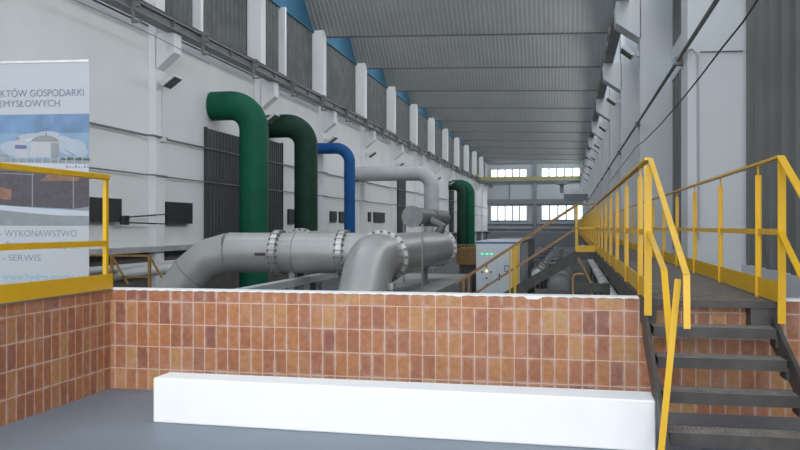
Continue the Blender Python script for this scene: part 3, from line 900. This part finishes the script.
# long header along the hall
mb = MB(); mb.tube([(XA, YA1 + 0.05, ZA), (XA, YA2, ZA)], RP, 40)
mb.build('long_pipe', M['pipe_grey'], hd, smooth=True)
flange(hd, ring1, (0, 1, 0), RP, RP + 0.08, 0.10, 20)
flange(hd, (XA, YA2, ZA), (0, 1, 0), RP, RP + 0.08, 0.12, 20)
# near elbow dipping toward the viewer
pts = arc_path((XA, YA1, ZA), (XA, YA1 - 0.95, ZA), (XA - 0.03, YA1 - 0.95 - 1.0, ZA - 1.15), 0.9, 8)
pts[-1] = V((XA, YA1 - 0.95 - 0.9, ZA - 0.98))
MB().tube(pts, RP + 0.005, 40).build('near_elbow', M['pipe_grey'], hd, smooth=True, angle=60)
# name plates, supports
h = P(260, 254, Y=YBR - RP)
MB().box((h.x - 0.13, YBR - RP - 0.02, h.z - 0.04), (h.x + 0.13, YBR - RP + 0.04, h.z + 0.03)).build('name_plate', M['steel_dark'], hd)
for (x, y) in ((xf1 + 0.35, YBR), (xf2 + 0.5, YBR), (XA, 21.6)):
    mb = MB(); mb.box((x - 0.28, y - 0.2, FLOOR_H), (x + 0.28, y + 0.2, FLOOR_H + 0.45)); mb.box((x - 0.07, y - 0.1, FLOOR_H + 0.4), (x + 0.07, y + 0.1, ZA - RP + 0.05))
    mb.build('saddle_support', M['plinth'], hd)
h = P(392, 287, Y=YA1 - 1.9)
tag(MB().cyl(h + V((0, 0, -1.5)), h, 0.03, 10).cyl(h - V((0, 0, 0.04)), h + V((0, 0, 0.07)), 0.075, 14).build('valve_spindle', M['steel'], smooth=True), 'small bright valve spindle head beside the near grey elbow', 'valve')

# second flanged header just behind the cross pipe
fb = empty('rear_pipe', (P(306, 240, Y=20.6).x, 20.6, FLOOR_H), 'grey pipe whose bolted flange peeks over the huge cross pipe', 'pipe')
xq = P(304, 240, Y=20.6).x
MB().tube([(xq, 20.3, ZA + 0.08), (xq, 22.6, ZA + 0.08)], 0.42, 32).build('pipe_body', M['pipe_grey'], fb, smooth=True)
flange(fb, (xq, 20.3, ZA + 0.08), (0, 1, 0), 0.42, 0.50, 0.1, 20)
MB().box((xq - 0.2, 21.2, FLOOR_H), (xq + 0.2, 21.5, ZA - 0.32)).build('saddle_support', M['plinth'], fb)

# drum above the header
zc0 = 21.9
dr0 = P(412.5, 216.6, Y=zc0)
dm = empty('equalising_drum', (dr0.x, zc0, FLOOR_H), 'short grey drum with flat round end on thin legs above the huge pipe', 'tank')
rD = 0.262
MB().tube([dr0, dr0 + V((0, 2.6, 0))], rD, 32).build('drum_shell', M['girder'], dm, smooth=True)
MB().tube([dr0 + V((0, 3.0, 0)), dr0 + V((0, 5.4, 0))], rD, 32).tube([dr0 + V((0, 2.6, 0)), dr0 + V((0, 3.0, 0))], rD * 0.8, 24).build('drum_shell', M['girder'], dm, smooth=True)
MB().cyl(dr0 - V((0, 0.04, 0)), dr0 + V((0, 0.02, 0)), rD + 0.03, 32).build('end_plate', M['machine'], dm, smooth=True)
for (dx, dy) in ((-rD + 0.0, 0.1), (-rD + 0.0, 4.9)):
    MB().cyl((dr0.x + dx, zc0 + dy, FLOOR_H), (dr0.x + dx, zc0 + dy, dr0.z), 0.022, 8).build('leg', M['pipe_grey'], dm)
MB().tube([dr0 + V((0.25, 1.4, -0.1)), dr0 + V((0.6, 1.4, -0.25)), V((XA + 0.1, zc0 + 1.4, ZA + RP - 0.05))], 0.13, 16).build('connecting_pipe', M['girder'], dm, smooth=True)

pq = P(422.3, 224, Y=17.9)
tag(MB().cyl((pq.x, 17.9, FLOOR_H), (pq.x, 17.9, pq.z), 0.022, 8).build('thin_pole', M['pipe_grey']), 'thin upright grey pole standing in front of the huge grey pipe below the drum face', 'pole')
# concrete plinth and channel beams
a = P(472, 273.5, Z=EYE - 1.5); xpl = a.x
struct(MB().box((-5.2, 16.9, FLOOR_H), (xpl, a.y, EYE - 1.52)).build('trim_plinth', M['plinth']))
ba = P(250, 287, Z=EYE - 1.2); bb = P(324, 273, Z=EYE - 1.2)
bmR = empty('channel_beam', (ba.x, ba.y, FLOOR_H), 'pale grey steel channel beam on low legs under the huge cross pipe', 'beam')
xc_ = (ba.x + bb.x) / 2
MB().box((xc_ - 0.12, 15.0, EYE - 1.36), (xc_ + 0.12, 24.5, EYE - 1.2)).build('beam', M['pipe_white'], bmR)
for y in (15.4, 19.6, 24.0):
    MB().box((xc_ - 0.06, y, FLOOR_H), (xc_ + 0.06, y + 0.12, EYE - 1.36)).build('leg', M['steel_dark'], bmR)

# ------------------------------------------------------------------ coloured pipes bending down from the wall
def wall_pipe(name, xwall, xaxis, yaxis, dia, m_, label, bend=1.4, zlow=FLOOR_H, X=-11.68, x_start=WL + 0.01):
    root_y = P(xwall, 226.5, X=WL).y
    c = P(xaxis, yaxis, Y=root_y)
    X = c.x
    r = dia / 2
    root = empty(name, (X, root_y, zlow), label, 'pipe')
    pts = arc_path((x_start, root_y, c.z), (X, root_y, c.z), (X, root_y, zlow), bend * r * 1.45, 12)
    MB().tube(pts, r, 36).build('pipe_run', M[m_], root, smooth=True, angle=60)
    for zz_ in (c.z - 2.2,):
        MB().cyl((X, root_y, zz_ - 0.02), (X, root_y, zz_ + 0.02), r + 0.012, 36).build('weld_seam', M[m_], root, smooth=True)
    return root, X, root_y, c.z
wall_pipe('green_pipe', 212, 254, 105.0, 1.05, 'green', 'bright green thick pipe bending down from the wall, nearest the banner', 1.2)
wall_pipe('green_pipe', 268, 306, 125.5, 1.00, 'green_dark', 'dark dusty green pipe bending down between bright green and blue pipes', 1.2)
wall_pipe('blue_pipe', 315.5, 349.6, 148, 0.57, 'blue', 'slim blue pipe bending down behind the huge grey header', 1.8)
wall_pipe('grey_pipe', 356.5, 431.5, 173, 0.90, 'pipe_white', 'pale grey pipe reaching far out from the wall before bending down', 1.3)
wall_pipe('green_pipe', 452, 469.5, 185, 1.15, 'green', 'bright green pipe bending down behind the grey drum, its curve seen against white wall', 1.2)
wall_pipe('green_pipe', 448, 461.5, 185.5, 0.95, 'green_dark', 'dark green pipe squeezed beside the far bright green pipe', 1.2)

# ------------------------------------------------------------------ things on the banner-side wall
# dark ribbed shutters
def shutter(xa, xb, ytop, label, zlow=LEDGE, X=WL + 0.04):
    a = P(xa, ytop, X=X); b = P(xb, ytop, X=X)
    mb = MB(); mb.corr((X, a.y, zlow), (0, b.y - a.y, 0), (0, 0, a.z - zlow), (1, 0, 0), 0.28, 0.07)
    mb.box((X - 0.03, a.y - 0.03, zlow), (X + 0.10, a.y, a.z + 0.04)); mb.box((X - 0.03, b.y, zlow), (X + 0.10, b.y + 0.03, a.z + 0.04))
    return tag(mb.build('ribbed_shutter', M['darker_sheet']), label, 'shutter')
shutter(205, 253, 128, 'tall black ribbed shutter behind the bright green pipe nearest the banner')
a = P(262, 143, X=WL + 0.04); 
shutter(264, 281, 139, 'narrow black ribbed shutter showing between the two thick green pipes')
shutter(397.5, 404.5, 179, 'tall narrow black shutter beside the pale grey pipe')
shutter(449.5, 453, 190, 'narrow black shutter behind the far bright green pipe')
def board(xa, xb, yt, yb, label, th_=0.22, X=WL + 0.2, grp=None):
    a = P(xa, yt, X=X); b = P(xb, yb, X=X)
    zt_ = a.z; zb_ = P(xa, yb, X=X).z
    o = MB().box((WL, a.y, zb_), (X, b.y, zt_)).build('wall_board', M['black'], bevel=0.01)
    return tag(o, label, 'board', grp)
board(84, 122, 196.5, 221.5, 'black rectangular wall box half hidden by the banner edge')
board(167.3, 192.8, 201.6, 223.6, 'black rectangular wall box with cables before the first pillar')
board(289, 295, 209, 224, 'black wall box between the two thick green pipes', X=WL + 0.09)
board(331, 337, 211, 222, 'black wall box left of the blue pipe, nearer the dark green pipe', X=WL + 0.09)
board(340, 345, 211.5, 222.5, 'black wall box close beside the blue pipe', X=WL + 0.09)
board(369, 371.5, 212, 221.5, 'very slim black wall box just past the blue pipe', X=WL + 0.09)
board(374.5, 385, 212, 222.3, 'black wall box between the blue pipe and the tall narrow shutter', X=WL + 0.09)
# cable pair and clamps between the two near boards
cp = empty('cable_clamp', P(124.5, 221, X=WL + 0.2), 'black cable clamps with two taut cables between the two near wall boxes', 'cable')
a1 = P(124, 217.5, X=WL + 0.24); a2 = P(168, 214, X=WL + 0.24); a3 = P(124, 222.5, X=WL + 0.24); a4 = P(168, 224.0, X=WL + 0.24)
MB().cyl(a1, a2, 0.022, 8).build('cable', M['black'], cp)
MB().cyl(a3, a4, 0.022, 8).build('cable', M['black'], cp)
for (px_, py_) in ((122.5, 218), (127, 218), (122.5, 222.3), (126.5, 222.5)):
    p = P(px_, py_, X=WL + 0.22)
    MB().cyl(p - V((0, 0, 0.07)), p + V((0, 0, 0.07)), 0.075, 12).build('clamp', M['black'], cp)
# conduits along the wall, stepping over pillars
def conduit(z, label, r=0.03, ya=4, yb=FAR - 2):
    pts = []
    for k in range(-3, 12):
        y0 = YK(k)
        if y0 - 0.15 > ya: pts += [(WL + 0.14, y0 - 0.12, z), (PL + 0.06, y0 - 0.06, z), (PL + 0.06, y0 + 0.86, z), (WL + 0.14, y0 + 0.92, z)]
    pts = [(WL + 0.14, ya, z)] + pts + [(WL + 0.14, yb, z)]
    return tag(MB().tube(pts, r, 8).build('wall_conduit', M['girder']), label, 'conduit')
conduit(P(90, 123.5, X=WL + 0.08).z, 'upper thin grey conduit along the banner-side wall', 0.035)
conduit(P(90, 168, X=WL + 0.08).z, 'lower thin grey conduit along the banner-side wall', 0.025)
pipez = LEDGE - 0.55
tag(MB().tube([(WL + 0.5, 8, pipez), (WL + 0.5, 60, pipez)], 0.11, 14).build('wall_foot_pipe', M['pipe_white'], smooth=True), 'light grey pipe along the foot of the banner-side wall', 'pipe')
tag(MB().tube([P(70, -2, X=-12.0), P(140, 29, X=-12.0), P(210, 64, X=-12.0)], 0.012, 6).build('thin_wire', M['girder']), 'very thin wire strung just below the banner-side crane girder', 'wire')

# floodlights under the crane brackets
ORD = ['first', 'second', 'third', 'fourth', 'fifth', 'sixth', 'seventh', 'eighth', 'ninth', 'tenth']
def floodlight(side, k, label):
    yy = YK(k) - 0.02 + (0.0 if (side < 0 or k > -1) else -0.5)
    if side < 0:
        c = V((-12.15, yy + 0.45, EYE + 4.5)); d = V((0.58, -0.05, -0.80)).normalized(); px = PL
    else:
        c = V((1.50, yy - 0.05, EYE + 4.72)); d = V((-0.60, -0.15, -0.78)).normalized(); px = PR
    fs_ = 0.26 if side < 0 else 0.2
    ym = yy + (0.55 if side < 0 else 0.3)
    root = empty('floodlight', (px, ym, c.z), label, 'floodlight', None)
    ux = V((0, 1, 0)); ux = (ux - d * ux.dot(d)).normalized(); uy = d.cross(ux)
    MB().obox(c, ux * fs_, uy * fs_, d * 0.05).build('housing', M['lamp_white'], root, bevel=0.01)
    MB().obox(c + d * 0.052, ux * (fs_ - 0.035), uy * (fs_ - 0.035), d * 0.005).build('lamp_glass', M['glass_dark'], root)
    e = V((px - side * 0.045, ym, c.z + 0.02))
    MB().cyl(c - d * 0.03, e, 0.022, 8).build('arm', M['lamp_white'], root)
    MB().obox(e, (0.04, 0, 0), (0, 0.06, 0), (0, 0, 0.07)).build('junction_box', M['lamp_white'], root)
for k in range(0, 8):
    floodlight(-1, k, 'floodlight under the %s crane bracket along the banner-side wall' % ORD[k])
    floodlight(1, k, 'floodlight under the %s crane bracket along the walkway-side wall' % ORD[k])
# conduit down the first pillar face to a junction box
j = P(163, 139, X=PL + 0.04)
jb = empty('junction_box', j, 'small white junction box with cable conduit on the first pillar', 'junction box')
MB().box((PL, j.y - 0.12, j.z - 0.09), (PL + 0.1, j.y + 0.12, j.z + 0.09)).build('box', M['lamp_white'], jb)
MB().cyl((PL + 0.04, j.y, j.z), (PL + 0.04, j.y, EYE + 4.4), 0.02, 8).build('conduit', M['lamp_white'], jb)

# ------------------------------------------------------------------ walkway-side wall: pipe, cable, conduits
XP = PR - 0.07
pa = P(718, 0, X=XP); pb = P(600, 180, X=XP)
z1_ = P(642, 117, X=XP).z
ZP = z1_
wpz = empty('wall_pipe', (XP, 6, ZP), 'long dark pipe clamped along the pillars above the walkway', 'pipe')
MB().tube([(XP, 4.2, ZP + 0.02), (XP, 100, ZP)], 0.032, 12).build('pipe_run', M['girder'], wpz, smooth=True)
for k in range(-1, 9):
    y = YK(k) + 0.05
    MB().box((XP - 0.05, y, ZP - 0.07), (PR, y + 0.12, ZP + 0.07)).build('clamp', M['girder'], wpz)
# sagging cable
cps = [(760, -4), (743, 22), (722, 48), (700, 77), (680, 102), (660, 125), (645, 140), (636, 147), (628, 158), (620, 168), (609, 183)]
MBc = MB().tube([P(x, y, X=PR - 0.13) for x, y in cps], 0.011, 8)
tag(MBc.build('sagging_cable', M['steel_dark'], smooth=True), 'thin black cable sagging below the clamped pipe above the walkway', 'cable')
# conduits on the near face of the first pillar
yn = YK(-1) - 0.53
c0 = P(683.5, 52, Y=yn); c1 = P(692, 48.5, Y=yn); c2 = P(697, 54, Y=yn); c3 = P(698, 240, Y=yn)
ct = tag(MB().tube([c0, c1, c2, c3], 0.017, 8).build('pillar_conduit', M['pipe_white'], smooth=True), 'pale conduit bending down the broad face of the nearest walkway-side pillar', 'conduit')
tag(MB().tube([P(700, 52, Y=yn), P(743, 51, Y=yn)], 0.012, 8).build('pillar_conduit', M['girder']), 'short horizontal conduit high on the nearest walkway-side pillar', 'conduit')

# ------------------------------------------------------------------ machinery under and beside the walkway
def pump(x, y, rz, first=None):
    root = empty('pump_unit', (x, y, FLOOR_H), 'p', 'pump')
    if first is None:
        MB().box((x - 0.32, y - 0.8, FLOOR_H), (x + 0.32, y + 0.8, FLOOR_H + 0.32)).build('base_frame', M['plinth'], root)
        mb = MB(); z = FLOOR_H + 0.72
        mb.tube([(x, y - 0.75, z), (x, y - 0.72, z), (x, y + 0.05, z), (x, y + 0.12, z)], [0.2, 0.28, 0.28, 0.2], 20)
        for i in range(9):
            mb.cyl((x, y - 0.66 + i * 0.075, z), (x, y - 0.64 + i * 0.075, z), 0.31, 20)
        mb.box((x - 0.1, y - 0.5, FLOOR_H + 0.3), (x + 0.1, y - 0.1, z - 0.1))
        mb.build('motor', M['machine'], root, smooth=True)
        mb = MB(); mb.cyl((x, y + 0.3, z), (x, y + 0.62, z), 0.36, 24); mb.cyl((x, y + 0.12, z), (x, y + 0.8, z), 0.12, 16)
        mb.box((x - 0.12, y + 0.35, FLOOR_H + 0.3), (x + 0.12, y + 0.58, z))
        mb.build('volute', M['machine'], root, smooth=True)
        mb = MB(); mb.cyl((x - 0.24, y + 0.46, z), (x - 0.24, y + 0.46, z + 0.5), 0.12, 16); mb.cyl((x - 0.24, y + 0.46, z + 0.45), (x - 0.24, y + 0.46, z + 0.52), 0.2, 16)
        mb.build('outlet', M['machine'], root, smooth=True)
    else:
        for ch in first.children:
            c = ch.copy(); col.objects.link(c); c.parent = root
    return root
p0_ = None
rows = ((-0.30, 'walkway-side row', 24.6), (-2.1, 'cabinet-side row', 35.0))
nth = ['nearest', 'second', 'third', 'fourth', 'fifth', 'sixth', 'seventh', 'eighth']
for x, rowname, ys in rows:
    for i in range(7):
        o = pump(x, ys + i * 3.6, 0, p0_)
        if p0_ is None: p0_ = o
        o['label'] = '%s grey motor pump in the %s beyond the stair' % (nth[i], rowname)
        o['group'] = 'motor pumps on the hall floor'
mf = empty('manifold_pipe', (-1.0, 25, FLOOR_H), 'pale manifold pipe with small handwheel valves between the two pump rows', 'pipe')
MB().tube([(-1.0, 24.6, FLOOR_H + 1.05), (-1.0, 52, FLOOR_H + 1.05)], 0.13, 16).build('pipe_run', M['jacket'], mf, smooth=True)
for i in range(14):
    y = 25.4 + 1.9 * i
    v_ = MB(); v_.cyl((-1.0, y, FLOOR_H + 1.05), (-1.0, y, FLOOR_H + 1.42), 0.05, 10); v_.cyl((-1.0, y - 0.09, FLOOR_H + 1.05), (-1.0, y + 0.09, FLOOR_H + 1.05), 0.2, 16)
    vo = v_.build('valve', M['machine'], mf, smooth=True)
    MB().cyl((-1.0, y, FLOOR_H + 1.42), (-1.0, y, FLOOR_H + 1.45), 0.16, 14).build('handwheel', M['blue'] if i % 2 else M['yellow_worn'], vo)
    if i % 2 == 0: MB().box((-1.05, y + 0.5, FLOOR_H), (-0.95, y + 0.6, FLOOR_H + 0.93)).build('pipe_stand', M['steel_dark'], mf)
# pale segmented pipe beneath the walkway edge
sp = empty('jacketed_pipe', (1.0, 14, FLOOR_H), 'pale jacketed pipe in short segments running under the walkway', 'pipe')
ZS = P(608, 290, X=0.85).z
y = 13.5; i = 0
while y < 40:
    MB().tube([(0.85, y, ZS), (0.85, y + 1.25, ZS)], 0.12, 16).build('jacket_segment', M['jacket'], sp, smooth=True)
    MB().tube([(0.85, y + 1.25, ZS), (0.85, y + 1.5, ZS)], 0.085, 16).build('clamp_joint', M['machine'], sp, smooth=True)
    y += 1.5; i += 1
for y in (14.0, 18.5, 24.5, 30.5, 36.5):
    MB().box((0.80, y, FLOOR_H), (0.90, y + 0.1, ZS - 0.08)).build('pipe_stand', M['steel_dark'], sp)
# dark frames in the pit in front of the landing
def frame(xa, xb, y, ztop, label):
    r = empty('pipe_trestle', ((xa + xb) / 2, y, FLOOR_H), label, 'frame')
    MB().box((xa, y, ztop - 0.14), (xb, y + 0.14, ztop)).build('cross_bar', M['steel_dark'], r)
    for x in (xa, xb - 0.1):
        MB().box((x, y + 0.02, FLOOR_H), (x + 0.1, y + 0.12, ztop - 0.14)).build('leg', M['steel_dark'], r)
a = P(575, 283.5, Y=13.6); b = P(610, 283.5, Y=13.6)
frame(a.x, b.x, 13.6, a.z, 'low dark steel frame crossing below the landing')
a = P(535, 289.5, Y=12.2); b = P(572, 289.5, Y=12.2)
frame(a.x, b.x, 12.2, a.z, 'low dark steel frame just behind the parapet beside the orange standpipe')
h0 = P(572.5, 299, Y=11.5); h1 = P(573.2, 274, Y=11.5)
tag(MB().tube([(h1.x, 11.5, FLOOR_H), (h1.x, 11.5, h1.z - 0.04), (h1.x + 0.03, 11.5, h1.z), (h1.x + 0.14, 11.5, h1.z)], 0.017, 8).build('standpipe', M['rail_wood'], smooth=True), 'thin orange brown standpipe with a hooked top behind the parapet', 'pipe')
yp = [P(579, 260, Y=19.0), P(584, 268, Y=18.0), P(588, 277, Y=16.8), P(592, 284, Y=15.8)]
tag(MB().tube([yp[0] + V((0, 0.6, 0.02))] + yp + [V((yp[-1].x, yp[-1].y - 0.1, FLOOR_H))], 0.028, 10).build('curved_pipe', M['yellow_worn'], smooth=True), 'curved ochre pipe seen below the walkway landing', 'pipe')
# ochre gridded crate near the header end
a = P(457, 245, Y=26.5); b = P(475, 264, Y=26.5)
cr = empty('cable_basket', ((a.x + b.x) / 2, 26.5, FLOOR_H), 'ochre gridded steel basket between the header flange and the cabinet', 'basket')
mb = MB()
for i in range(6):
    x = a.x + (b.x - a.x) * i / 5
    mb.box((x - 0.02, 26.5, b.z), (x + 0.02, 26.54, a.z))
for i in range(5):
    z = b.z + (a.z - b.z) * i / 4
    mb.box((a.x, 26.5, z - 0.02), (b.x, 26.54, z + 0.02))
mb.build('grid_front', M['yellow_worn'], cr)
MB().box((a.x, 26.56, b.z), (b.x, 27.6, a.z - 0.1)).build('basket_body', M['yellow_worn'], cr)
MB().box((a.x + 0.05, 26.7, FLOOR_H), (b.x - 0.05, 27.4, b.z)).build('stand', M['steel_dark'], cr)
mb = MB()
# ochre hall-floor railing near the left wall
a = P(92, 257.3, Y=19.5); b = P(149.5, 255.8, Y=19.5)
fr = empty('hall_floor_railing', ((a.x + b.x) / 2, 19.5, FLOOR_H), 'ochre railing with slanted braces on the hall floor beyond the corner', 'railing')
MB().bar((a.x - 1.0, 19.5, b.z), (b.x, 19.5, b.z), 0.05, 0.05).build('handrail', M['yellow_worn'], fr)
for px_ in (112, 149.5):
    q = P(px_, 256, Y=19.5)
    MB().box((q.x - 0.035, 19.47, FLOOR_H), (q.x + 0.035, 19.53, b.z)).build('post', M['yellow_worn'], fr)
    q2 = P(px_ + 16, 284, Y=19.5)
    MB().bar((q.x, 19.5, q.z), (q2.x, 19.5, q2.z), 0.03, 0.05).build('brace', M['yellow_worn'], fr)
MB().bar((a.x - 1.0, 19.5, b.z - 0.55), (b.x, 19.5, b.z - 0.55), 0.03, 0.04).build('middle_rail', M['yellow_worn'], fr)
gp = P(140, 272, Y=21.0)
tag(MB().tube([P(112, 276, Y=21.0), P(148, 271, Y=21.2), P(178, 268, Y=21.6)], 0.14, 14).build('drain_pipe', M['pipe_white'], smooth=True), 'sloping pale pipe behind the ochre floor railing', 'pipe')
